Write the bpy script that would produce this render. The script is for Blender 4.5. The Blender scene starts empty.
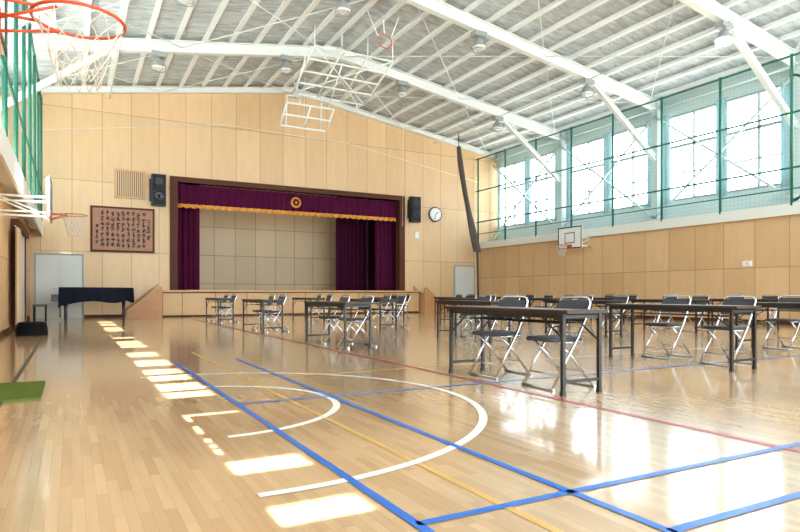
import bpy, bmesh, math, random
from mathutils import Vector, Matrix
random.seed(4)
sc = bpy.context.scene
try:
    sc.view_settings.view_transform = 'Standard'
    sc.view_settings.look = 'None'
    sc.view_settings.exposure = 0.0
except Exception as e:
    print(e)

# ------------------------------------------------------------------ materials
def srgb(r, g, b):
    def f(c):
        c /= 255.0
        return c/12.92 if c <= 0.04045 else ((c+0.055)/1.055)**2.4
    return (f(r), f(g), f(b), 1)

def mat(name, col, rough=0.5, metal=0.0, spec=0.5, noise=0.0, nscale=8.0, coat=0.0):
    m = bpy.data.materials.new(name); m.use_nodes = True
    nt = m.node_tree; b = nt.nodes['Principled BSDF']
    b.inputs['Base Color'].default_value = col
    b.inputs['Roughness'].default_value = rough
    b.inputs['Metallic'].default_value = metal
    b.inputs['Specular IOR Level'].default_value = spec
    b.inputs['Coat Weight'].default_value = coat
    if noise > 0:
        tc = nt.nodes.new('ShaderNodeTexCoord')
        n = nt.nodes.new('ShaderNodeTexNoise'); n.inputs['Scale'].default_value = nscale
        n.inputs['Detail'].default_value = 5
        nt.links.new(tc.outputs['Object'], n.inputs['Vector'])
        mx = nt.nodes.new('ShaderNodeMixRGB'); mx.blend_type = 'MIX'
        mx.inputs[1].default_value = tuple(max(0, c*(1-noise)) for c in col[:3])+(1,)
        mx.inputs[2].default_value = tuple(min(1, c*(1+noise)) for c in col[:3])+(1,)
        nt.links.new(n.outputs['Fac'], mx.inputs[0])
        nt.links.new(mx.outputs[0], b.inputs['Base Color'])
    return m

def panel_mat(name, axis, c1, c2, mortar, w, h, ms=0.006, rough=0.45, grain=(1, 1, 1), gr_amt=0.25, zoff=0.0):
    """plywood panels in the plane (axis, Z)"""
    m = bpy.data.materials.new(name); m.use_nodes = True
    nt = m.node_tree; b = nt.nodes['Principled BSDF']
    b.inputs['Roughness'].default_value = rough
    tc = nt.nodes.new('ShaderNodeTexCoord')
    sep = nt.nodes.new('ShaderNodeSeparateXYZ'); nt.links.new(tc.outputs['Object'], sep.inputs[0])
    cmb = nt.nodes.new('ShaderNodeCombineXYZ')
    nt.links.new(sep.outputs[axis], cmb.inputs[0])
    ad = nt.nodes.new('ShaderNodeMath'); ad.operation = 'ADD'; ad.inputs[1].default_value = zoff
    nt.links.new(sep.outputs['Z'], ad.inputs[0]); nt.links.new(ad.outputs[0], cmb.inputs[1])
    br = nt.nodes.new('ShaderNodeTexBrick')
    br.offset = 0.0
    br.inputs['Scale'].default_value = 1.0
    br.inputs['Brick Width'].default_value = w
    br.inputs['Row Height'].default_value = h
    br.inputs['Mortar Size'].default_value = ms
    br.inputs['Mortar Smooth'].default_value = 0.1
    br.inputs['Color1'].default_value = c1
    br.inputs['Color2'].default_value = c2
    br.inputs['Mortar'].default_value = mortar
    nt.links.new(cmb.outputs[0], br.inputs['Vector'])
    mp = nt.nodes.new('ShaderNodeMapping'); mp.inputs['Scale'].default_value = grain
    nt.links.new(tc.outputs['Object'], mp.inputs['Vector'])
    n = nt.nodes.new('ShaderNodeTexNoise'); n.inputs['Scale'].default_value = 1.0
    n.inputs['Detail'].default_value = 6; n.inputs['Distortion'].default_value = 0.6
    nt.links.new(mp.outputs[0], n.inputs['Vector'])
    mr = nt.nodes.new('ShaderNodeMapRange')
    mr.inputs['To Min'].default_value = 1-gr_amt; mr.inputs['To Max'].default_value = 1+gr_amt
    nt.links.new(n.outputs['Fac'], mr.inputs['Value'])
    mx = nt.nodes.new('ShaderNodeMixRGB'); mx.blend_type = 'MULTIPLY'; mx.inputs[0].default_value = 1
    nt.links.new(br.outputs['Color'], mx.inputs[1]); nt.links.new(mr.outputs[0], mx.inputs[2])
    nt.links.new(mx.outputs[0], b.inputs['Base Color'])
    return m

M = {}
M['wood_x'] = panel_mat('plywood_back', 'X', srgb(221, 187, 146), srgb(211, 176, 133), srgb(155, 120, 84), 0.92, 2.42, ms=.008, grain=(5, 5, 0.9), gr_amt=0.10, zoff=0.15)
M['wood_y'] = panel_mat('plywood_side', 'Y', srgb(219, 181, 136), srgb(206, 167, 120), srgb(148, 110, 74), 0.92, 1.55, ms=.008, grain=(5, 5, 0.9), gr_amt=0.10)
M['stagewood'] = panel_mat('stage_panel', 'X', srgb(212, 172, 124), srgb(203, 160, 110), srgb(120, 85, 52), 1.15, 0.97, ms=0.012, grain=(1, 5, 12), gr_amt=0.12)
M['backdrop'] = panel_mat('stage_backdrop', 'X', srgb(190, 170, 138), srgb(180, 160, 128), srgb(115, 98, 74), 0.92, 1.25, ms=0.012, gr_amt=0.06)
M['trimwood'] = mat('trim_wood', srgb(205, 160, 108), 0.45, noise=.12, nscale=6)
M['stepwood'] = mat('step_wood', srgb(186, 132, 82), 0.45, noise=.15, nscale=6)
M['brown'] = mat('brown_frame', srgb(84, 44, 26), 0.6, spec=.25, noise=.2, nscale=5)
M['board'] = mat('calligraphy_wood', srgb(164, 112, 84), 0.5, noise=.2, nscale=7)
M['ink'] = mat('ink', srgb(22, 15, 14), 0.5)
M['black'] = mat('black_satin', srgb(20, 20, 22), 0.4)
M['blackcloth'] = mat('black_cloth', srgb(20, 20, 24), 0.9, spec=.1)
M['navycloth'] = mat('navy_piano_cover', srgb(22, 24, 40), 0.85, spec=.15)
M['maroon'] = mat('maroon_velvet', srgb(80, 14, 54), 0.85, spec=.15, noise=.25, nscale=3)
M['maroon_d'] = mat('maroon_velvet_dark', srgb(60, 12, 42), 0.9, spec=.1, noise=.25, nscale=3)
M['gold'] = mat('gold_fringe', srgb(224, 146, 42), 0.5, noise=.45, nscale=14)
M['steel'] = mat('painted_steel', srgb(230, 236, 236), 0.5, noise=.04)
M['steelblue'] = mat('painted_steel_blue', srgb(196, 214, 215), 0.5, noise=.04)
M['purlin'] = mat('purlin_paint', srgb(238, 241, 242), 0.55, noise=.05)
M['alu'] = mat('aluminium', srgb(190, 196, 198), 0.35, metal=.6)
M['wframe'] = mat('window_frame_grey', srgb(150, 164, 166), 0.6)
M['lampgrey'] = mat('lamp_housing_grey', srgb(158, 164, 166), 0.45, metal=.2)
M['chrome'] = mat('chrome_tube', srgb(200, 203, 208), 0.22, metal=1.0)
M['pad'] = mat('grey_vinyl', srgb(66, 66, 72), 0.6, spec=.3, noise=.1)
M['tabletop'] = mat('table_laminate', srgb(66, 36, 26), 0.4, spec=.35, noise=.15, nscale=14)
M['tableedge'] = mat('table_edge', srgb(34, 22, 18), 0.45)
M['tleg'] = mat('table_leg_black', srgb(20, 16, 16), 0.4)
M['green'] = mat('green_post', srgb(28, 108, 88), 0.5)
M['matgreen'] = mat('green_mat', srgb(92, 110, 48), 0.95, spec=.1, noise=.2, nscale=30)
M['orange'] = mat('rim_orange', srgb(196, 72, 34), 0.4)
M['rimred'] = mat('bracket_red', srgb(120, 36, 26), 0.45)
M['white'] = mat('white_paint', srgb(238, 238, 236), 0.5)
M['netw'] = mat('net_cord', srgb(208, 198, 184), 0.8)
M['doorgrey'] = mat('door_grey', srgb(206, 208, 203), 0.45, noise=.03)
M['lineW'] = mat('line_white', srgb(245, 245, 240), 0.3)
M['lineB'] = mat('line_blue', srgb(24, 108, 208), 0.3)
M['lineR'] = mat('line_red', srgb(176, 34, 48), 0.3)
M['lineY'] = mat('line_yellow', srgb(216, 172, 98), 0.3)
M['darknet'] = mat('dark_net', srgb(84, 74, 66), 0.9)
M['grille'] = mat('speaker_grille', srgb(20, 20, 22), 0.7, noise=.3, nscale=60)
M['louvre'] = mat('louvre', srgb(206, 176, 140), 0.6)
M['gallery'] = mat('gallery_paint', srgb(226, 228, 222), 0.5, noise=.04)
M['asph'] = mat('ground_outside', srgb(190, 188, 180), 0.9, noise=.1)

# curtain (slightly translucent pale aqua cloth)
m = bpy.data.materials.new('aqua_curtain'); m.use_nodes = True
nt = m.node_tree; nt.nodes.clear()
o = nt.nodes.new('ShaderNodeOutputMaterial'); d = nt.nodes.new('ShaderNodeBsdfDiffuse'); t = nt.nodes.new('ShaderNodeBsdfTranslucent')
d.inputs[0].default_value = srgb(170, 200, 206); t.inputs[0].default_value = srgb(104, 130, 136)
ms = nt.nodes.new('ShaderNodeMixShader'); ms.inputs[0].default_value = .3
nt.links.new(d.outputs[0], ms.inputs[1]); nt.links.new(t.outputs[0], ms.inputs[2]); nt.links.new(ms.outputs[0], o.inputs[0])
M['curtain'] = m

def net_mat(name, col, cell, thick):
    m = bpy.data.materials.new(name); m.use_nodes = True
    nt = m.node_tree; nt.nodes.clear()
    o = nt.nodes.new('ShaderNodeOutputMaterial'); d = nt.nodes.new('ShaderNodeBsdfDiffuse'); t = nt.nodes.new('ShaderNodeBsdfTransparent')
    d.inputs[0].default_value = col
    tc = nt.nodes.new('ShaderNodeTexCoord'); sp = nt.nodes.new('ShaderNodeSeparateXYZ')
    nt.links.new(tc.outputs['Object'], sp.inputs[0])
    outs = []
    for ax in ('Y', 'Z'):
        a = nt.nodes.new('ShaderNodeMath'); a.operation = 'WRAP'
        a.inputs[1].default_value = cell; a.inputs[2].default_value = 0
        nt.links.new(sp.outputs[ax], a.inputs[0])
        l = nt.nodes.new('ShaderNodeMath'); l.operation = 'LESS_THAN'; l.inputs[1].default_value = thick
        nt.links.new(a.outputs[0], l.inputs[0]); outs.append(l)
    mx = nt.nodes.new('ShaderNodeMath'); mx.operation = 'MAXIMUM'
    nt.links.new(outs[0].outputs[0], mx.inputs[0]); nt.links.new(outs[1].outputs[0], mx.inputs[1])
    ms = nt.nodes.new('ShaderNodeMixShader')
    nt.links.new(mx.outputs[0], ms.inputs[0]); nt.links.new(t.outputs[0], ms.inputs[1]); nt.links.new(d.outputs[0], ms.inputs[2])
    nt.links.new(ms.outputs[0], o.inputs[0])
    return m
M['greennet'] = net_mat('green_net', srgb(40, 140, 130), 0.1, 0.009)
M['greennet_r'] = net_mat('green_net_light', srgb(90, 140, 134), 0.12, 0.003)

# floor
m = bpy.data.materials.new('maple_floor'); m.use_nodes = True
nt = m.node_tree; b = nt.nodes['Principled BSDF']
tc = nt.nodes.new('ShaderNodeTexCoord'); sp = nt.nodes.new('ShaderNodeSeparateXYZ'); cb = nt.nodes.new('ShaderNodeCombineXYZ')
nt.links.new(tc.outputs['Object'], sp.inputs[0]); nt.links.new(sp.outputs['Y'], cb.inputs[0]); nt.links.new(sp.outputs['X'], cb.inputs[1])
br = nt.nodes.new('ShaderNodeTexBrick'); br.offset = 0.37; br.offset_frequency = 2
br.inputs['Scale'].default_value = 1; br.inputs['Brick Width'].default_value = 0.5; br.inputs['Row Height'].default_value = 0.045
br.inputs['Mortar Size'].default_value = 0.0006; br.inputs['Mortar Smooth'].default_value = .3
br.inputs['Color1'].default_value = srgb(208, 175, 136); br.inputs['Color2'].default_value = srgb(190, 153, 114); br.inputs['Mortar'].default_value = srgb(155, 118, 84)
nt.links.new(cb.outputs[0], br.inputs['Vector'])
mp = nt.nodes.new('ShaderNodeMapping'); mp.inputs['Scale'].default_value = (22, 1.6, 1)
nt.links.new(tc.outputs['Object'], mp.inputs['Vector'])
n = nt.nodes.new('ShaderNodeTexNoise'); n.inputs['Scale'].default_value = 1; n.inputs['Detail'].default_value = 6
nt.links.new(mp.outputs[0], n.inputs['Vector'])
mr = nt.nodes.new('ShaderNodeMapRange'); mr.inputs['To Min'].default_value = .84; mr.inputs['To Max'].default_value = 1.14
nt.links.new(n.outputs['Fac'], mr.inputs['Value'])
mx = nt.nodes.new('ShaderNodeMixRGB'); mx.blend_type = 'MULTIPLY'; mx.inputs[0].default_value = 1
nt.links.new(br.outputs['Color'], mx.inputs[1]); nt.links.new(mr.outputs[0], mx.inputs[2])
nt.links.new(mx.outputs[0], b.inputs['Base Color'])
b.inputs['Roughness'].default_value = 0.26; b.inputs['Specular IOR Level'].default_value = 0.5
b.inputs['Coat Weight'].default_value = 0.8; b.inputs['Coat Roughness'].default_value = 0.1
n2 = nt.nodes.new('ShaderNodeTexNoise'); n2.inputs['Scale'].default_value = 14; n2.inputs['Detail'].default_value = 2
nt.links.new(tc.outputs['Object'], n2.inputs['Vector'])
bp = nt.nodes.new('ShaderNodeBump'); bp.inputs['Strength'].default_value = .03; bp.inputs['Distance'].default_value = .01
nt.links.new(n2.outputs['Fac'], bp.inputs['Height']); nt.links.new(bp.outputs[0], b.inputs['Normal']); nt.links.new(bp.outputs[0], b.inputs['Coat Normal'])
M['floor'] = m

# ceiling deck (wood-wool boards)
m = bpy.data.materials.new('ceiling_board'); m.use_nodes = True
nt = m.node_tree; b = nt.nodes['Principled BSDF']; b.inputs['Roughness'].default_value = .9
tc = nt.nodes.new('ShaderNodeTexCoord')
mp = nt.nodes.new('ShaderNodeMapping'); mp.inputs['Scale'].default_value = (1.2, 4.5, 1)
nt.links.new(tc.outputs['Object'], mp.inputs['Vector'])
n = nt.nodes.new('ShaderNodeTexNoise'); n.inputs['Scale'].default_value = 1.6; n.inputs['Detail'].default_value = 8; n.inputs['Roughness'].default_value = .7
nt.links.new(mp.outputs[0], n.inputs['Vector'])
cr = nt.nodes.new('ShaderNodeValToRGB')
cr.color_ramp.elements[0].position = .33; cr.color_ramp.elements[0].color = srgb(166, 174, 180)
cr.color_ramp.elements[1].position = .66; cr.color_ramp.elements[1].color = srgb(224, 233, 238)
nt.links.new(n.outputs['Fac'], cr.inputs[0]); nt.links.new(cr.outputs[0], b.inputs['Base Color'])
M['deck'] = m

m = bpy.data.materials.new('lamp_glow'); m.use_nodes = True
b = m.node_tree.nodes['Principled BSDF']; b.inputs['Emission Color'].default_value = (1, .97, .85, 1); b.inputs['Emission Strength'].default_value = 50
M['glow'] = m

# ------------------------------------------------------------------ mesh builder
class MB:
    def __init__(s): s.bm = bmesh.new(); s.mats = []
    def mi(s, k):
        if k not in s.mats: s.mats.append(k)
        return s.mats.index(k)
    def face(s, pts, k, smooth=False):
        f = s.bm.faces.new([s.bm.verts.new(p) for p in pts]); f.material_index = s.mi(k); f.smooth = smooth; return f
    def box(s, lo, hi, k):
        i = s.mi(k); x0, y0, z0 = lo; x1, y1, z1 = hi
        v = [s.bm.verts.new(p) for p in [(x0, y0, z0), (x1, y0, z0), (x1, y1, z0), (x0, y1, z0), (x0, y0, z1), (x1, y0, z1), (x1, y1, z1), (x0, y1, z1)]]
        for q in [(0, 3, 2, 1), (4, 5, 6, 7), (0, 1, 5, 4), (1, 2, 6, 5), (2, 3, 7, 6), (3, 0, 4, 7)]:
            s.bm.faces.new([v[a] for a in q]).material_index = i
    def prism(s, outline, z0, z1, k):
        i = s.mi(k)
        A = [s.bm.verts.new((p[0], p[1], z0)) for p in outline]; B = [s.bm.verts.new((p[0], p[1], z1)) for p in outline]
        s.bm.faces.new(A[::-1]).material_index = i; s.bm.faces.new(B).material_index = i
        for t in range(len(A)):
            s.bm.faces.new([A[t], A[(t+1) % len(A)], B[(t+1) % len(A)], B[t]]).material_index = i
    def bar(s, p, q, w, h, k):
        i = s.mi(k); p = Vector(p); q = Vector(q); d = (q-p).normalized()
        up = Vector((0, 0, 1)) if abs(d.z) < .95 else Vector((1, 0, 0))
        sx = d.cross(up).normalized(); uz = sx.cross(d).normalized()
        v = []
        for c in (p, q):
            for a, bb in ((-1, -1), (1, -1), (1, 1), (-1, 1)):
                v.append(s.bm.verts.new(c+sx*a*w/2+uz*bb*h/2))
        for f in [(0, 1, 2, 3), (7, 6, 5, 4), (0, 4, 5, 1), (1, 5, 6, 2), (2, 6, 7, 3), (3, 7, 4, 0)]:
            s.bm.faces.new([v[a] for a in f]).material_index = i
    def ibeam(s, p, q, w, h, k):
        p = Vector(p); q = Vector(q); d = (q-p).normalized()
        up = Vector((0, 0, 1)) if abs(d.z) < .95 else Vector((1, 0, 0))
        sx = d.cross(up).normalized(); uz = sx.cross(d).normalized()
        s.bar(p+uz*(h/2-.012), q+uz*(h/2-.012), w, .024, k)
        s.bar(p-uz*(h/2-.012), q-uz*(h/2-.012), w, .024, k)
        s.bar(p, q, .02, h-.03, k)
    def tube(s, pts, r, k, n=8, closed=False):
        i = s.mi(k); pts = [Vector(p) for p in pts]; L = len(pts); rings = []
        pu = None
        for a in range(L):
            if closed: d = pts[(a+1) % L]-pts[a-1]
            else: d = pts[min(a+1, L-1)]-pts[max(a-1, 0)]
            d.normalize()
            if pu is None:
                pu = Vector((0, 0, 1)) if abs(d.z) < .9 else Vector((1, 0, 0))
            sx = d.cross(pu)
            if sx.length < 1e-4: sx = d.cross(Vector((0, 1, 0)))
            sx.normalize(); u = sx.cross(d).normalized(); pu = u
            rings.append([s.bm.verts.new(pts[a]+sx*r*math.cos(t*2*math.pi/n)+u*r*math.sin(t*2*math.pi/n)) for t in range(n)])
        for a in range(L if closed else L-1):
            A = rings[a]; B = rings[(a+1) % L]
            for t in range(n):
                f = s.bm.faces.new([A[t], A[(t+1) % n], B[(t+1) % n], B[t]]); f.material_index = i; f.smooth = True
        if not closed:
            for R in (rings[0], rings[-1]):
                f = s.bm.faces.new(R); f.material_index = i
    def lathe(s, c, prof, k, n=20, axis='Z'):
        i = s.mi(k); c = Vector(c); rings = []
        for r, h in prof:
            R = []
            for t in range(n):
                a = t*2*math.pi/n
                if axis == 'Z': p = Vector((r*math.cos(a), r*math.sin(a), h))
                elif axis == 'Y': p = Vector((r*math.cos(a), h, r*math.sin(a)))
                else: p = Vector((h, r*math.cos(a), r*math.sin(a)))
                R.append(s.bm.verts.new(c+p))
            rings.append(R)
        for a in range(len(rings)-1):
            for t in range(n):
                f = s.bm.faces.new([rings[a][t], rings[a][(t+1) % n], rings[a+1][(t+1) % n], rings[a+1][t]]); f.material_index = i; f.smooth = True
        for R in (rings[0], rings[-1]):
            f = s.bm.faces.new(R); f.material_index = i
    def sheet(s, fn, nu, nv, k):
        i = s.mi(k); g = [[s.bm.verts.new(fn(a/nu, b/nv)) for b in range(nv+1)] for a in range(nu+1)]
        for a in range(nu):
            for b in range(nv):
                f = s.bm.faces.new([g[a][b], g[a+1][b], g[a+1][b+1], g[a][b+1]]); f.material_index = i; f.smooth = True
    def mesh(s, name):
        bmesh.ops.recalc_face_normals(s.bm, faces=s.bm.faces)
        me = bpy.data.meshes.new(name); s.bm.to_mesh(me); s.bm.free()
        for k in s.mats: me.materials.append(M[k])
        return me
    def obj(s, name, loc=(0, 0, 0), rz=0):
        return place(s.mesh(name), name, loc, rz)

def place(me, name, loc=(0, 0, 0), rz=0):
    o = bpy.data.objects.new(name, me); sc.collection.objects.link(o); o.location = loc; o.rotation_euler[2] = rz; return o

# ------------------------------------------------------------------ dimensions
XL, XR = -1.2, 16.75       # lower wall faces
XLo, XRo = -2.2, 17.9      # clerestory wall faces
YB = 23.3; YF = -7.0
CX = 7.75
RZ, SL = 9.12, 0.155
def roof(x): return RZ-SL*abs(x-CX)
GZ = 3.15
FR = [0.3, 4.9, 9.5, 14.1, 18.7]
WTL = 7.2   # left window head

# floor
b = MB(); b.box((XL-.2, YF, -.15), (XR+.2, YB, 0), 'floor'); b.obj('floor')
b = MB(); b.box((-60, -60, -.5), (80, 90, -.3), 'asph'); b.obj('ground_outside')

# back wall with proscenium opening
SX0, SX1, SZ0, SZ1 = 3.35, 12.62, 0.95, 4.9
b = MB()
def gable(bld, x0, x1, z0, k, y0, y1):
    pts = [x0]+([CX] if x0 < CX < x1 else [])+[x1]
    for a, c in zip(pts[:-1], pts[1:]):
        za, zc = roof(a)+.02, roof(c)+.02
        i = bld.mi(k)
        v = [bld.bm.verts.new(p) for p in [(a, y0, z0), (c, y0, z0), (c, y1, z0), (a, y1, z0), (a, y0, za), (c, y0, zc), (c, y1, zc), (a, y1, za)]]
        for q in [(0, 3, 2, 1), (4, 5, 6, 7), (0, 1, 5, 4), (1, 2, 6, 5), (2, 3, 7, 6), (3, 0, 4, 7)]:
            bld.bm.faces.new([v[t] for t in q]).material_index = i
gable(b, XLo-.2, SX0, 0, 'wood_x', YB, YB+.25)
gable(b, SX1, XRo+.2, 0, 'wood_x', YB, YB+.25)
gable(b, SX0, SX1, SZ1, 'wood_x', YB, YB+.25)
b.box((SX0, YB, 0), (SX1, YB+.25, SZ0-.06), 'wood_x')
b.obj('wall_back')

# side walls
b = MB(); b.box((XR, YF, 0), (XR+.15, YB, GZ-.2), 'wood_y'); b.obj('wall_right')
b = MB(); b.box((XL-.15, YF, 0), (XL, YB, GZ-.2), 'wood_y'); b.obj('wall_left')
def clere(name, xw, sgn, head):
    b = MB()
    a0, a1 = (xw, xw+.2) if sgn > 0 else (xw-.2, xw)
    b.box((a0, YF, GZ-.2), (a1, YB, 3.95), 'steelblue')
    b.box((a0, YF, head), (a1, YB, roof(xw)+.02), 'steelblue')
    b.obj(name)
clere('wall_right_upper', XRo, 1, 6.85)
clere('wall_left_upper', XLo, -1, WTL)
b = MB(); b.box((XLo-.2, YF-.2, 0), (XL, YF, 7.4), 'gallery'); b.obj('wall_left_return')

# windows
def windows(x, name, bays, head=6.85):
    for n, (y0, y1) in enumerate(bays):
        b = MB(); np_ = 4
        b.box((x-.05, y0, 3.95), (x+.08, y1, 4.02), 'wframe'); b.box((x-.05, y0, head-.06), (x+.08, y1, head), 'wframe')
        for t in range(np_+1):
            yy = y0+(y1-y0)*t/np_
            w = .05 if t % 2 == 0 else .03
            b.box((x-.03, yy-w, 3.95), (x+.06, yy+w, head), 'wframe')
        if x > 0: b.box((x-.03, y0, 5.75), (x+.06, y1, 5.83), 'wframe')
        b.box((x-.02, y0, 4.85), (x+.04, y1, 4.89), 'wframe')
        b.obj('%s_%d' % (name, n+1))
bays = []
ys = [-4.3]+FR+[YB]
for a, c in zip(ys[:-1], ys[1:]): bays.append((a+.16, c-.16))
windows(XRo+.08, 'window_right', bays)
windows(XLo-.1, 'window_left', bays, WTL)
b = MB()
b.box((XRo, YF, 3.95), (XRo+.2, -4.14, 6.85), 'steelblue'); b.box((XLo-.2, YF, 3.95), (XLo, -4.14, WTL), 'steelblue')
for fy in FR:
    b.box((XRo, fy-.16, 3.95), (XRo+.2, fy+.16, 6.85), 'steelblue'); b.box((XLo-.2, fy-.14, 3.95), (XLo, fy+.14, WTL), 'steelblue')
b.obj('wall_window_piers')

# curtains
def curtain(name, x, y0, y1, z0=3.85, z1=6.85, amp=.05, per=.16):
    b = MB(); n = max(6, int((y1-y0)/per*6))
    b.sheet(lambda u, v: (x+amp*math.sin((y0+(y1-y0)*u)/per*2*math.pi)*(1-.4*v), y0+(y1-y0)*u, z0+(z1-z0)*v), n, 3, 'curtain')
    b.tube([(x, y0-.03, z1+.03), (x, y1+.03, z1+.03)], .015, 'wframe')
    return b.obj(name)
for a, c in zip(ys[:-1], ys[1:]):
    curtain('window_curtain', XRo-.12, a+.2, a+.5)
    curtain('window_curtain', XRo-.12, (a+c)/2-.2, (a+c)/2+.16)
    curtain('window_curtain', XRo-.12, c-.45, c-.2)
sun_gaps = [(2.12, 2.32), (2.82, 3.04), (3.22, 3.44), (3.50, 3.60), (3.74, 3.96), (4.14, 4.36), (5.06, 5.4), (5.5, 5.95), (6.18, 6.5), (6.7, 7.12), (7.5, 8.15), (8.65, 9.3), (10.2, 11.6), (12.3, 13.8), (14.7, 16.6), (17.3, 18.5), (19, 20), (20.6, 21.6)]  # unseen left curtains, gaps shaped so the sun falls in floor patches
cur = YF+1
for g in sun_gaps+[(YB-.05, YB)]:
    if g[0]-cur > .05: curtain('window_curtain', XLo+.12, cur, g[0], z0=3.6, z1=WTL+.1)
    cur = g[1]

# galleries
b = MB(); b.box((XR-.05, YF, GZ-.2), (XRo, YB, GZ), 'gallery'); b.box((XR-.09, YF, GZ-.24), (XR-.05, YB, GZ+.06), 'gallery')
b.box((XR-.02, YF, GZ-.3), (XR, YB, GZ-.24), 'trimwood'); b.obj('gallery_right')
b = MB(); b.box((XLo, YF, GZ-.2), (-.9, YB, GZ), 'gallery'); b.box((-.9, YF, GZ-.4), (-.85, YB-.002, GZ+.04), 'white')
b.obj('gallery_left')
for nm, xx, k, y00 in (('gallery_net_right', XR-.07, 'greennet_r', 23.1), ('gallery_net_left', -.87, 'greennet', 22.6)):
    b = MB(); b.face([(xx, YF, GZ+.05), (xx, YB-.05, GZ+.05), (xx, YB-.05, 7.1), (xx, YF, 7.1)], k)
    for j in range(15):
        yy = y00-j*2.0
        b.tube([(xx, yy, GZ), (xx, yy, 7.15)], .036, 'green', 8)
    for z in (4.15, 5.6, 7.1) if xx > 0 else (4.15, 7.1):
        b.tube([(xx, YF, z), (xx, YB-.03, z)], .028, 'green', 6)
    if xx > 0:
        b.tube([(xx+.02, YF, 3.6), (xx+.02, YB-.03, 3.6)], .018, 'green', 6)
    b.obj(nm)

# ceiling
b = MB()
for s in (-1, 1):
    xe = XLo-.2 if s < 0 else XRo+.2
    b.face([(CX, YF-.5, RZ), (CX, YB+.3, RZ), (xe, YB+.3, roof(xe)), (xe, YF-.5, roof(xe))], 'deck')
    b.face([(CX, YF-.5, RZ+.25), (CX, YB+.3, RZ+.25), (xe, YB+.3, roof(xe)+.25), (xe, YF-.5, roof(xe)+.25)], 'deck')
b.obj('ceiling')
b = MB(); x = CX
k = 0
while True:
    off = .38+k*.78
    if off > 9.85: break
    for s in (-1, 1):
        xx = CX+s*off
        b.box((xx-.035, YF, roof(xx)-.11), (xx+.035, YB, roof(xx)-.01), 'purlin')
        b.box((xx-.07, YF, roof(xx)-.12), (xx+.07, YB, roof(xx)-.105), 'purlin')
    k += 1
b.obj('ceiling_purlins')

# steel frames
for fy in FR+[YB-.12]:
    b = MB(); h = .34 if fy < 23 else .2
    for s in (-1, 1):
        xe = XLo+.2 if s < 0 else XRo-.2
        zo = .12+h/2
        b.ibeam((CX, fy, RZ-zo), (xe, fy, roof(xe)-zo), .2, h, 'steel')
        if fy < 23:
            b.box((xe-.13, fy-.13, GZ), (xe+.13, fy+.13, roof(xe)-.15), 'steelblue')
            kx = CX+s*6.9
            b.ibeam((kx, fy, roof(kx)-.46), (xe-s*.1, fy, 5.45), .15, .16, 'steel')
            b.box((kx-.25, fy-.015, roof(kx)-.6), (kx+.25, fy+.015, roof(kx)-.2), 'steel')
    b.box((CX-.3, fy-.11, RZ-.5), (CX+.3, fy+.11, RZ-.44), 'steel')
    b.obj('steel_frame')
b = MB()
allf = FR+[YB-.15]
for a, c in zip(allf[:-1], allf[1:]):
    for s in (-1, 1):
        for o0, o1 in ((.3, 4.9), (4.9, 9.6)):
            x0, x1 = CX+s*o0, CX+s*o1
            b.tube([(x0, a, roof(x0)-.3), (x1, c, roof(x1)-.3)], .016, 'steel', 5)
            b.tube([(x1, a, roof(x1)-.3), (x0, c, roof(x0)-.3)], .016, 'steel', 5)
    xe = XRo-.3
    b.bar((xe, a, 3.4), (xe, c, 6.9), .06, .06, 'steelblue')
    b.bar((xe, a, 6.9), (xe, c, 3.4), .06, .06, 'steelblue')
    b.tube([(xe, a, 7.15), (xe, c, 7.15)], .05, 'steelblue', 8)
for off in (-6.6, 0, 6.6):
    xx = CX+off
    b.tube([(xx, YF, roof(xx)-.5), (xx, YB, roof(xx)-.5)], .022, 'steel', 6)
b.obj('roof_bracing')

# high-bay lamps
def lamp_mesh(lit):
    b = MB()
    b.box((-.2, -.12, -.14), (.2, .12, 0), 'lampgrey')
    b.tube([(0, 0, -.14), (0, 0, -.2)], .03, 'lampgrey')
    b.lathe((0, 0, 0), [(.06, -.18), (.11, -.21), (.14, -.3), (.21, -.4), (.215, -.42)], 'lampgrey', 18)
    b.lathe((0, 0, 0), [(.195, -.425), (.17, -.46), (.1, -.49)], 'glow' if lit else 'white', 18)
    for i in range(4):
        a = i*math.pi/2+.4
        b.tube([(.22*math.cos(a), .22*math.sin(a), -.38), (.19*math.cos(a), .19*math.sin(a), -.53), (0, 0, -.58)], .009, 'lampgrey', 5)
    b.tube([(.2*math.cos(t*math.pi/8), .2*math.sin(t*math.pi/8), -.5) for t in range(16)], .009, 'lampgrey', 5, True)
    return b.mesh('high_bay_lamp')
lm = lamp_mesh(False); ll = lamp_mesh(True)
for fy in FR:
    for lx in (2.2, 6.0, 10.2, 14.4):
        lit = (fy == 9.5 and lx == 14.4)
        place(ll if lit else lm, 'high_bay_lamp', (lx, fy-.02, roof(lx)-.465))

# ------------------------------------------------------------------ stage
b = MB()
b.box((2.75, 22.55, SZ0-.06), (13.25, YB, SZ0), 'trimwood')
b.box((2.8, 22.62, .06), (13.2, YB, SZ0-.06), 'stagewood')
b.box((2.82, 22.66, 0), (13.18, YB, .06), 'brown')
b.box((2.75, 22.54, SZ0-.09), (13.25, 22.62, SZ0-.06), 'brown')
b.box((SX0, YB, SZ0-.06), (SX1, 28.58, SZ0), 'trimwood')
b.obj('stage_platform')
b = MB()
b.box((2.2, YB+.25, 0), (2.3, 28.7, 6.2), 'maroon_d'); b.box((13.6, YB+.25, 0), (13.7, 28.7, 6.2), 'maroon_d')
b.box((2.2, 28.6, 0), (13.7, 28.7, 6.2), 'backdrop'); b.box((2.2, YB+.25, 6.1), (13.7, 28.7, 6.2), 'white')
b.obj('wall_stage_interior')
b = MB(); b.box((4.3, 27.4, SZ0), (12.2, 27.5, 5.8), 'backdrop'); b.obj('stage_backdrop_panel')
b = MB()
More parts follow.
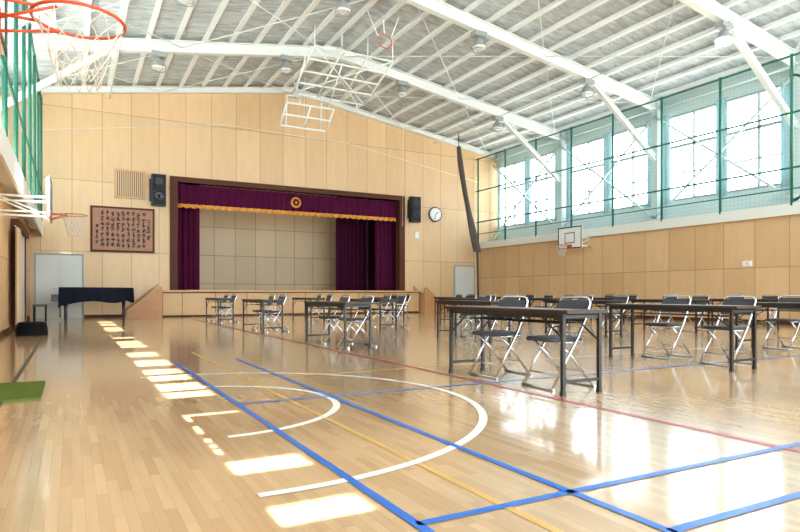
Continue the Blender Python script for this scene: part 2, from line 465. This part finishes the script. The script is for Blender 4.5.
b.box((3.12, YB-.06, SZ0), (SX0+.04, YB+.28, SZ1), 'brown'); b.box((SX1-.04, YB-.06, SZ0), (12.85, YB+.28, SZ1), 'brown')
b.box((3.12, YB-.06, SZ1), (12.85, YB+.28, SZ1+.2), 'brown')
b.obj('proscenium_frame')
def drape(b, x0, x1, y, z0, z1, amp, per, k, scal=0):
    n = int((x1-x0)/per*10)
    b.sheet(lambda u, v: (x0+(x1-x0)*u, y+amp*math.sin((x0+(x1-x0)*u)/per*2*math.pi)*(1-.3*v), z0+(z1-z0)*v-scal*(1-v)*abs(math.sin((x0+(x1-x0)*u)/per*math.pi))), n, 4, k)
b = MB(); drape(b, 3.4, 12.6, YB+.3, 4.14, SZ1-.01, .05, .26, 'maroon'); drape(b, 3.4, 12.6, YB+.28, 4.06, 4.16, .05, .26, 'gold', .06); b.obj('stage_valance')
b = MB(); drape(b, 3.4, 4.3, YB+.75, SZ0+.02, 5.6, .07, .2, 'maroon'); b.obj('stage_curtain')
b = MB(); drape(b, 11.75, 12.6, YB+.75, SZ0+.02, 5.6, .07, .2, 'maroon'); b.obj('stage_curtain')
b = MB(); drape(b, 10.6, 12.2, YB+2.4, SZ0+.02, 5.6, .07, .2, 'maroon_d'); b.obj('stage_curtain')
b = MB(); b.lathe((7.95, YB+.18, 4.5), [(.02, .05), (.2, .05), (.22, 0), (.2, -.03), (.02, -.03)], 'gold', 28, 'Y')
for i in range(6):
    a = i*math.pi/3
    b.lathe((7.95+.1*math.cos(a), YB+.15, 4.5+.1*math.sin(a)), [(.055, .02), (.05, -.02), (.01, -.03)], 'maroon', 10, 'Y')
b.obj('stage_emblem')
def stairs(name, x0, d):
    b = MB(); n = 5
    for i in range(n):
        xa, xb = x0+d*i*.2, x0+d*n*.2
        b.box((min(xa, xb), 22.3, i*.17), (max(xa, xb), YB-.01, (i+1)*.17), 'stagewood')
        b.box((min(xa-d*.02, xa+d*.2), 22.295, (i+1)*.17-.03), (max(xa-d*.02, xa+d*.2), YB-.01, (i+1)*.17+.002), 'brown')
    i = b.mi('stepwood'); xe = x0+d*n*.2
    f = [(x0-d*.12, 22.24, 0), (xe, 22.24, 0), (xe, 22.24, 1.06), (xe-d*.1, 22.24, 1.06), (x0-d*.12, 22.24, .2)]
    g = [(p[0], 22.29, p[2]) for p in f]
    A = [b.bm.verts.new(p) for p in f]; B = [b.bm.verts.new(p) for p in g]
    b.bm.faces.new(A).material_index = i; b.bm.faces.new(B[::-1]).material_index = i
    for t in range(5): b.bm.faces.new([A[t], B[t], B[(t+1) % 5], A[(t+1) % 5]]).material_index = i
    b.bar((x0-d*.13, 22.26, .21), (xe-d*.1, 22.26, 1.08), .08, .03, 'trimwood')
    f = [(x0-d*.12, YB-.06, 0), (xe, YB-.06, 0), (xe, YB-.06, 1.2), (x0-d*.12, YB-.06, .3)]
    b.face(f, 'stepwood')
    b.obj(name)
stairs('stage_steps', 1.74, 1); stairs('stage_steps', 14.26, -1)

# ------------------------------------------------------------------ wall items
b = MB()
b.box((.55, YB-.07, 2.27), (2.6, YB-.002, 3.85), 'brown'); b.box((.62, YB-.08, 2.34), (2.53, YB-.06, 3.78), 'board')
r = random.Random(5)
for c in range(11):
    if c == 0: n, zz, big = 4, 3.4, 1.7
    elif c == 10: n, zz, big = 4, 3.2, 1.3
    else: n, zz, big = 7, 3.64, 1.6
    xc = 2.40-c*.165
    for j in range(n):
        zc = zz-j*.185-.02+r.uniform(-.02, .02)
        for q in range(7):
            w = r.uniform(.02, .05)*big; h = .01
            ox, oz = r.uniform(-.03, .03), r.uniform(-.055, .055)
            a = r.uniform(-.35, .35)
            if r.random() < .45: dx, dz = math.sin(a)*w, math.cos(a)*w
            else: dx, dz = math.cos(a)*w*.8, math.sin(a)*w*.8
            b.bar((xc+ox-dx, YB-.083, zc+oz-dz), (xc+ox+dx, YB-.083, zc+oz+dz), .006, .02, 'ink')
b.obj('calligraphy_board')
b = MB(); b.box((1.3, YB-.03, 4.18), (2.3, YB-.002, 5.18), 'brown')
for i in range(14):
    b.bar((1.36+i*.068, YB-.05, 4.26), (1.36+i*.068, YB-.05, 5.1), .035, .045, 'louvre')
for q in ((1.3, 4.18, 2.3, 4.25), (1.3, 5.11, 2.3, 5.18), (1.3, 4.25, 1.35, 5.11), (2.25, 4.25, 2.3, 5.11)):
    b.box((q[0], YB-.07, q[1]), (q[2], YB-.03, q[3]), 'trimwood')
b.obj('wall_vent_louvre')
def speaker(x):
    b = MB(); b.box((-.24, -.3, -.56), (.24, -.04, .56), 'black'); b.box((-.21, -.32, -.53), (.21, -.3, .53), 'grille')
    b.lathe((0, -.33, -.22), [(.17, .02), (.17, 0), (.13, .0), (.05, .01)], 'black', 20, 'Y')
    b.box((-.12, -.335, .2), (.12, -.31, .42), 'black')
    b.box((-.08, -.06, -.1), (.08, 0, .1), 'alu'); b.box((-.3, -.12, -.4), (-.24, -.04, .4), 'black'); b.obj('wall_speaker', (x, YB, 4.52))
speaker(2.72); speaker(13.28)
b = MB(); b.lathe((0, 0, 0), [(.34, 0), (.34, -.06), (.3, -.07)], 'black', 36, 'Y'); b.lathe((0, 0, 0), [(.295, -.072), (.29, -.075)], 'white', 36, 'Y')
for i in range(12):
    a = i*math.pi/6; b.bar((.23*math.sin(a), -.08, .23*math.cos(a)), (.27*math.sin(a), -.08, .27*math.cos(a)), .02, .02, 'black')
b.bar((0, -.082, 0), (.12, -.082, .1), .02, .03, 'black'); b.bar((0, -.085, 0), (-.05, -.085, -.22), .015, .02, 'black')
b.obj('wall_clock', (14.42, YB, 4.4))
b = MB(); b.box((13.35, YB-.04, 3.25), (13.6, YB, 3.6), 'doorgrey'); b.box((13.38, YB-.05, 3.3), (13.57, YB-.04, 3.55), 'white'); b.obj('wall_control_box')
def door(name, x0, x1, h, leaves=1):
    b = MB(); b.box((x0-.05, YB-.05, 0), (x0, YB, h+.05), 'wframe'); b.box((x1, YB-.05, 0), (x1+.05, YB, h+.05), 'wframe'); b.box((x0, YB-.05, h), (x1, YB, h+.05), 'wframe')
    for i in range(leaves):
        a = x0+(x1-x0)*i/leaves; c = x0+(x1-x0)*(i+1)/leaves
        b.box((a+.005, YB-.035, .01), (c-.005, YB-.002, h-.005), 'doorgrey')
        b.tube([(c-.08, YB-.035, 1.0), (c-.08, YB-.09, 1.0), (c-.18, YB-.09, 1.0)], .012, 'alu')
    b.obj(name)
door('door_1', -1.05, .3, 2.12, 2); door('door_2', 15.5, 16.55, 2.08)
b = MB()
b.box((XL, 16.0, 0), (XL+.09, 16.18, 2.35), 'brown'); b.box((XL, 19.4, 0), (XL+.09, 19.55, 2.35), 'brown'); b.box((XL, 15.9, 2.35), (XL+.16, 19.65, 2.5), 'brown')
b.box((XL, 16.18, .02), (XL+.03, 17.8, 2.35), 'doorgrey'); b.box((XL+.03, 17.6, .02), (XL+.06, 19.4, 2.35), 'doorgrey')
b.obj('door_3')
b = MB(); b.sheet(lambda u, v: (XL+.16+.04*math.sin(u*30), 15.3+.7*u, .15+2.1*v), 40, 3, 'louvre'); b.tube([(XL+.14, 15.2, 2.27), (XL+.14, 16.1, 2.27)], .015, 'alu'); b.obj('door_curtain')
b = MB(); b.box((XL, YF, 0), (XL+.02, 15.9, .1), 'brown'); b.obj('baseboard_left')
b = MB(); b.box((XR-.02, YF, 0), (XR, YB, .1), 'brown'); b.obj('baseboard_right')
b = MB(); b.box((.36, YB-.02, 0), (1.6, YB, .1), 'brown'); b.box((14.4, YB-.02, 0), (15.4, YB, .1), 'brown'); b.obj('baseboard_back')
b = MB()
b.box((XR-.04, 10.2, 1.6), (XR, 10.45, 1.75), 'white'); b.box((XR-.05, 10.28, 1.64), (XR-.04, 10.36, 1.71), 'doorgrey'); b.obj('wall_switch_plate')

# grand piano under a dark cover, keyboard to the left
b = MB()
out = [(-1.0, -.72), (-.35, -.74), (.15, -.66), (.55, -.42), (.85, -.12), (1.05, .15), (1.08, .45), (.98, .66), (.8, .74), (-1.0, .74)]
b.prism(out, .66, .98, 'black')
b.prism([(p[0]*1.02, p[1]*1.03) for p in out], .98, 1.02, 'navycloth')
b.prism([(-1.0, -.7), (-1.22, -.7), (-1.22, .7), (-1.0, .7)], .60, .80, 'black')
P_ = out+[out[0]]
def skirt(u, v):
    t = u*(len(P_)-1); i = min(int(t), len(P_)-2); f = t-i
    x = P_[i][0]*(1-f)+P_[i+1][0]*f; y = P_[i][1]*(1-f)+P_[i+1][1]*f
    k = 1.03+.02*math.sin(u*110)*(1-v)
    zb = .58+.05*math.sin(u*17)-.14*max(0, -x)
    return (x*k, y*k, zb+(1.0-zb)*v)
b.sheet(skirt, 160, 3, 'navycloth')
for (x, y) in ((-.85, -.6), (-.85, .6), (.8, .35)):
    b.lathe((x, y, 0), [(.03, .0), (.035, .05), (.045, .1), (.04, .3), (.07, .66)], 'black', 12)
b.box((-1.02, -.1, .1), (-.97, .1, .14), 'black'); b.tube([(-1, -.07, .12), (-1, -.05, .66)], .015, 'black'); b.tube([(-1, .07, .12), (-1, .05, .66)], .015, 'black')
b.obj('grand_piano', (.68, 21.3, 0))
b = MB(); b.box((-.18, -.3, .44), (.18, .3, .5), 'black')
for sx in (-.15, .15):
    for sy in (-.26, .26): b.tube([(sx, sy, 0), (sx, sy, .45)], .018, 'black')
b.obj('piano_bench', (-.85, 21.3, 0))
# black bag near left wall
b = MB()
b.sheet(lambda u, v: (.28*math.cos(u*2*math.pi)*(1-.25*v*v)*(1+.06*math.sin(u*20)), .42*math.sin(u*2*math.pi)*(1-.2*v), .26*math.sin(v*math.pi/2)), 24, 6, 'blackcloth')
b.face([(.21*math.cos(t*math.pi/6), .335*math.sin(t*math.pi/6), .26) for t in range(12)], 'blackcloth')
b.tube([(-.05, -.2, .25), (-.05, -.12, .38), (-.05, .12, .38), (-.05, .2, .25)], .015, 'black')
b.obj('duffel_bag', (-.72, 14.2, 0))
b = MB(); b.box((-1.1, 5.55, 0), (-.22, 6.6, .018), 'matgreen'); b.obj('green_floor_mat')
b = MB(); b.box((-.5, 1, .0), (-.465, 13.6, .006), 'tableedge'); b.obj('floor_cable_cover')

# ------------------------------------------------------------------ court lines
def lines(name, k, segs, arcs=(), w=.05, z=.003):
    b = MB()
    for (x0, y0, x1, y1) in segs:
        d = Vector((x1-x0, y1-y0, 0)).normalized(); p = Vector((-d.y, d.x, 0))*w/2
        A = Vector((x0, y0, z)); B = Vector((x1, y1, z))
        b.face([A-p, B-p, B+p, A+p], k)
    for (cx, cy, r, a0, a1) in arcs:
        n = 72
        for i in range(n):
            t0 = a0+(a1-a0)*i/n; t1 = a0+(a1-a0)*(i+1)/n
            b.face([(cx+rr*math.cos(t), cy+rr*math.sin(t), z) for rr, t in ((r-w/2, t0), (r+w/2, t0), (r+w/2, t1), (r-w/2, t1))], k)
    b.obj(name)
H = math.pi/2
lines('court_line_blue', 'lineB', [(1.10, .3, 1.10, 7.8), (1.85, .3, 1.85, 7.8), (1.1, 4.6, 9, 4.6), (1.1, 1.9, 9.5, 1.9), (1.85, 1.42, 9.5, 1.42)], w=.042, z=.004)
lines('court_line_white', 'lineW', [], [(.8, 4.6, 1.02, -H, H+.05), (.8, 4.5, 2.02, -H-.06, H+.1)], w=.055, z=.003)
lines('court_line_red', 'lineR', [(3.39, .5, 3.39, 21)], w=.055, z=.0025)
lines('court_line_yellow', 'lineY', [(1.5, .4, 1.5, 9), (1.5, 5.9, 9, 5.9)], w=.035, z=.002)

# ------------------------------------------------------------------ tables
def table_mesh():
    b = MB(); L, W = 1.8, .45
    b.box((-W/2, -L/2, .675), (W/2, L/2, .70), 'tabletop')
    b.box((-W/2-.004, -L/2-.004, .672), (W/2+.004, L/2+.004, .692), 'tableedge')
    b.box((-W/2, -L/2, .7), (W/2, L/2, .702), 'tabletop')
    for x in (-W/2+.03, W/2-.03): b.box((x-.012, -L/2+.05, .63), (x+.012, L/2-.05, .675), 'tleg')
    for j in range(5):
        x = -W/2+.08+j*.07; b.tube([(x, -L/2+.22, .585), (x, L/2-.22, .585)], .005, 'tleg', 6)
    for y in (-.66, -.22, .22, .66): b.tube([(-W/2+.03, y, .65), (-W/2+.06, y, .583), (W/2-.06, y, .583), (W/2-.03, y, .65)], .006, 'tleg', 6)
    for s in (-1, 1):
        y = s*(L/2-.07)
        for x in (-W/2+.02, W/2-.02):
            b.box((x-.015, y-.015, .02), (x+.015, y+.015, .675), 'tleg'); b.box((x-.019, y-.019, 0), (x+.019, y+.019, .03), 'black')
        b.box((-W/2+.02, y-.01, .10), (W/2-.02, y+.01, .125), 'tleg')
        b.box((-W/2+.02, y-.01, .63), (W/2-.02, y+.01, .66), 'tleg')
        b.bar((-W/2+.04, y, .45), (-W/2+.04, y-s*.3, .65), .012, .012, 'tleg'); b.bar((W/2-.04, y, .45), (W/2-.04, y-s*.3, .65), .012, .012, 'tleg')
    return b.mesh('folding_table')
def chair_mesh():
    b = MB(); w = .2
    def arc3(p0, p1, p2, n=6): return [tuple((1-t)**2*a+2*t*(1-t)*c+t*t*d for a, c, d in zip(p0, p1, p2)) for t in [i/n for i in range(n+1)]]
    L_ = [(-.22, -w, .012), (-.05, -w, .28), (.07, -w, .46), (.15, -w, .62), (.2, -w, .74)]
    top = arc3((.2, -w, .74), (.215, -w, .80), (.215, -w+.07, .80), 5)[1:]
    R_ = [(p[0], w, p[2]) for p in L_][::-1]; topr = [(p[0], -p[1], p[2]) for p in top][::-1]
    b.tube(L_+top+topr+R_, .0115, 'chrome', 8)
    b.tube([(-.22, -w-.02, .012), (-.22, w+.02, .012)], .012, 'chrome', 8)
    wi = w-.03
    b.tube([(-.14, -wi, .42), (.02, -wi, .28), (.26, -wi, .012)], .0115, 'chrome', 8); b.tube([(-.14, wi, .42), (.02, wi, .28), (.26, wi, .012)], .0115, 'chrome', 8)
    b.tube([(.26, -wi-.03, .012), (.26, wi+.03, .012)], .012, 'chrome', 8)
    b.tube([(.14, -wi, .15), (.14, wi, .15)], .008, 'chrome', 6); b.tube([(-.15, -w, .13), (-.15, w, .13)], .008, 'chrome', 6)
    b.tube([(-.17, -w+.01, .41), (.1, -w+.01, .41)], .01, 'chrome', 6); b.tube([(-.17, w-.01, .41), (.1, w-.01, .41)], .01, 'chrome', 6)
    def rr(hx, hy, r, n=5):
        P = []
        for cx, cy, a0 in ((hx-r, hy-r, 0), (-hx+r, hy-r, 90), (-hx+r, -hy+r, 180), (hx-r, -hy+r, 270)):
            for i in range(n+1):
                a = math.radians(a0+90*i/n); P.append((cx+r*math.cos(a), cy+r*math.sin(a)))
        return P
    i = b.mi('pad'); prev = None
    for sc_, z in ((.97, .415), (1, .425), (1, .44), (.95, .452)):
        R = [b.bm.verts.new((-.04+p[0]*sc_, p[1]*sc_, z)) for p in rr(.19, .185, .05)]
        if prev is None: b.bm.faces.new(R).material_index = i
        else:
            for t in range(len(R)):
                f = b.bm.faces.new([prev[t], prev[(t+1) % len(R)], R[(t+1) % len(R)], R[t]]); f.material_index = i; f.smooth = True
        prev = R
    b.bm.faces.new(prev).material_index = i
    for o in (0, .022):
        b.sheet(lambda u, v: (.135+.062*v+o-.014+.03*(1-(2*u-1)**2), -w+.005+(2*w-.01)*u, .585+.185*v), 10, 4, 'pad')
    for v in (0, 1):
        b.sheet(lambda u, q: (.135+.062*v+.022*q-.014+.03*(1-(2*u-1)**2), -w+.005+(2*w-.01)*u, .585+.185*v), 10, 1, 'pad')
    return b.mesh('folding_chair')
tm = table_mesh(); cm = chair_mesh()
rows = [4.55, 9.1, 13.3, 17.9]
cols = [3.74, 6.44, 9.15, 11.85, 14.4]
for ci, cx in enumerate(cols):
    for ri, ry in enumerate(rows):
        dy = .3 if (ci > 0 and ri == 0) else 0
        jx = random.uniform(-.04, .04)
        if ci == 0 and ri == 0: jx = 0
        place(tm, 'folding_table', (cx+jx, ry+dy, 0))
        for s in (-.42, .42):
            ox = .13 if ci == 0 else .38
            place(cm, 'folding_chair', (cx+jx+ox+random.uniform(-.03, .03), ry+dy+s+random.uniform(-.04, .04), 0), random.uniform(-.08, .08))

# ------------------------------------------------------------------ basketball hoops
def net(b, c, r0, r1, h, n=12, rows=6, th=.0032):
    c = Vector(c)
    for i in range(n):
        for sg in (1, -1):
            pts = []
            for j in range(rows*2+1):
                t = j/(rows*2); r = r0+(r1-r0)*(t**.7); a = (i/n)*2*math.pi+sg*j*math.pi/n*.5
                pts.append(c+Vector((r*math.cos(a), r*math.sin(a), -h*t-.01)))
            b.tube(pts, th, 'netw', 4)
def wall_hoop(name, y, zr, xb, xwall, sgn, bw=1.1, bh=.8, near=False, drop=.12):
    b = MB()
    zb = zr-drop
    x0, x1 = sorted((xb, xb-sgn*.03))
    b.box((x0, y-bw/2, zb), (x1, y+bw/2, zb+bh), 'white')
    for (ya, yb_, za, zc) in ((-bw/2, bw/2, 0, .04), (-bw/2, bw/2, bh-.04, bh), (-bw/2, -bw/2+.04, 0, bh), (bw/2-.04, bw/2, 0, bh), (-.25, .25, .2, .23), (-.25, .25, .56, .59), (-.25, -.22, .2, .59), (.22, .25, .2, .59)):
        q0, q1 = sorted((xb, xb+sgn*.006)); b.box((q0, y+ya, zb+za), (q1, y+yb_, zb+zc), 'black')
    rc = (xb+sgn*.385, y, zr)
    b.tube([(rc[0]+.225*math.cos(t*math.pi/20), rc[1]+.225*math.sin(t*math.pi/20), rc[2]) for t in range(40)], .009, 'orange', 8, True)
    b.box((min(xb, xb+sgn*.02), y-.12, zr-.12), (max(xb, xb+sgn*.02), y+.12, zr+.03), 'orange')
    for s in (-1, 1):
        b.tube([(xb, y+s*.1, zr), (xb+sgn*.2, y+s*.1, zr)], .009, 'orange'); b.tube([(xb, y+s*.08, zr-.1), (rc[0]-sgn*.1, y+s*.17, zr-.012)], .008, 'orange')
    net(b, rc, .22, .1, .34 if near else .4, th=.0028 if near else .005)
    fm = 'rimred' if near else 'steel'
    for yy in (y-.35, y+.35):
        for z in (zb+.1, zb+.38):
            b.tube([(xb-sgn*.03, yy, z), (xwall+sgn*.005, yy, z)], .022, fm)
        b.tube([(xb-sgn*.05, yy, zb+.05), (xwall+sgn*.005, yy, zb+.38)], .015, 'steel')
        b.tube([(xb-sgn*.05, yy, zb), (xb-sgn*.05, yy, zb+bh)], .02, fm)
    b.obj(name)
wall_hoop('basketball_hoop', 3.7, 2.31, -.35, XL, 1, bw=1.2, bh=.7, near=True, drop=.05)
wall_hoop('basketball_hoop', 13.3, 2.35, -.35, XL, 1, bw=1.2, bh=.75)
wall_hoop('basketball_hoop', 16.6, 2.6, 16.1, XR, -1, bw=1.2)

# ceiling retractable backstop
b = MB()
def P(x, y, z): return Vector((x, y, z))
x0, x1 = 6.3, 8.9
for x in (x0, x0+.87, x0+1.73, x1):
    b.tube([P(x, 16.9, 8.15), P(x, 19.0, 7.35)], .03, 'steel'); b.tube([P(x, 16.9, 8.15), P(x, 16.9, 8.75)], .02, 'steel')
for t in (0, .25, .5, .75, 1):
    b.tube([P(x0, 16.9+2.1*t, 8.15-.8*t), P(x1, 16.9+2.1*t, 8.15-.8*t)], .03, 'steel')
b.tube([P(x0, 16.9, 8.15), P(x1, 19.0, 7.35)], .02, 'steel'); b.tube([P(x1, 16.9, 8.15), P(x0, 19.0, 7.35)], .02, 'steel')
for x in (x0+.3, x1-.3): b.tube([P(x, 19, 7.35), P(x, 20.4, 8.6)], .02, 'steel'); b.tube([P(x, 19, 7.35), P(x-.2, 18.5, 6.9)], .02, 'steel')
for (a, c) in (((6.0, 18.6, 6.9), (7.6, 18.6, 6.9)), ((6.0, 19.3, 6.35), (7.6, 19.3, 6.35)), ((6.0, 18.6, 6.9), (6.0, 19.3, 6.35)), ((7.6, 18.6, 6.9), (7.6, 19.3, 6.35)), ((6.8, 18.6, 6.9), (6.8, 19.3, 6.35)), ((6.0, 18.95, 6.62), (7.6, 18.95, 6.62))):
    b.tube([a, c], .03, 'steel')
for x in (6.2, 7.4): b.tube([(x, 18.6, 6.9), (x, 17.4, 8.0)], .02, 'steel'); b.tube([(x, 19.3, 6.35), (x, 19.2, 7.3)], .02, 'steel')
b.obj('retractable_backstop')
b = MB()
cc = Vector((7.75, 15.2, 7.95))
b.tube([cc+Vector((.225*math.cos(t*math.pi/16), .06*math.sin(t*math.pi/16), .225*math.sin(t*math.pi/16))) for t in range(32)], .014, 'orange', 8, True)
b.tube([cc+Vector((0, .02, .22)), cc+Vector((0, .1, .75))], .02, 'steel'); b.tube([cc+Vector((-.2, .02, .1)), cc+Vector((-.5, .1, .8))], .015, 'steel'); b.tube([cc+Vector((.2, .02, .1)), cc+Vector((.5, .1, .8))], .015, 'steel')
b.obj('ceiling_hoop_ring')
b = MB()
for (x, y, z0, z1) in ((6.6, 18.7, 6.5, 8.7), (9.3, 18.7, 7.3, 8.6), (11.5, 21, 3.5, 8.4), (13.2, 12, 5.5, 8.0)):
    b.tube([(x, y, z0), (x+.05, y, z1)], .006, 'steel', 4)
b.tube([(-.8, YB-.3, 6.2), (5, YB-.4, 7.1), (10, YB-.4, 7.0), (16.6, YB-.3, 6.0)], .008, 'steel', 4)
b.obj('ceiling_cables')
# gathered dark divider net hanging beside the corner
b = MB()
n = 26
b.sheet(lambda u, v: (14.98+1.0*v**1.3+(.07+.13*v+.03*math.sin(v*9))*math.cos(u*2*math.pi)*(1+.15*math.sin(u*25)), 22.2+.12*math.sin(u*2*math.pi), 7.3-4.6*v), n, 18, 'darknet')
b.tube([(14.98, 22.2, 7.25), (14.98, 22.2, 7.85)], .02, 'darknet')
b.tube([(15.98, 22.2, 2.8), (16.05, 22.25, 1.5), (16.1, 22.3, 0)], .05, 'darknet')
b.obj('gathered_divider_net')

# ------------------------------------------------------------------ light
w = bpy.data.worlds.new('World'); sc.world = w; w.use_nodes = True
bg = w.node_tree.nodes['Background']; bg.inputs[0].default_value = (.84, .95, 1.0, 1); bg.inputs[1].default_value = 7.8
s = bpy.data.lights.new('sun', 'SUN'); s.energy = 45; s.angle = .009; s.color = (1, .96, .88)
so = bpy.data.objects.new('sun', s); sc.collection.objects.link(so)
so.rotation_euler = Vector((1, 0, -2.1)).to_track_quat('-Z', 'Y').to_euler(); so.location = (-10, 5, 25)
a = bpy.data.lights.new('stage_fill_light', 'AREA'); a.energy = 70; a.size = 8; a.size_y = .5; a.shape = 'RECTANGLE'; a.color = (1, .93, .82)  # added area lamp that brightens the stage interior, no fixture behind it
ao = bpy.data.objects.new('stage_fill_light', a); sc.collection.objects.link(ao); ao.location = (8, 25.0, 6.0)
ao.rotation_euler = (math.radians(20), 0, 0)

cam = bpy.data.cameras.new('camera'); cam.sensor_width = 36; cam.lens = 605/800*36; cam.shift_y = .034; cam.clip_start = .05; cam.clip_end = 300
co = bpy.data.objects.new('camera', cam); sc.collection.objects.link(co); co.location = (0, 0, .84)
co.rotation_euler = (math.radians(90), 0, -math.atan(328/605)); sc.camera = co
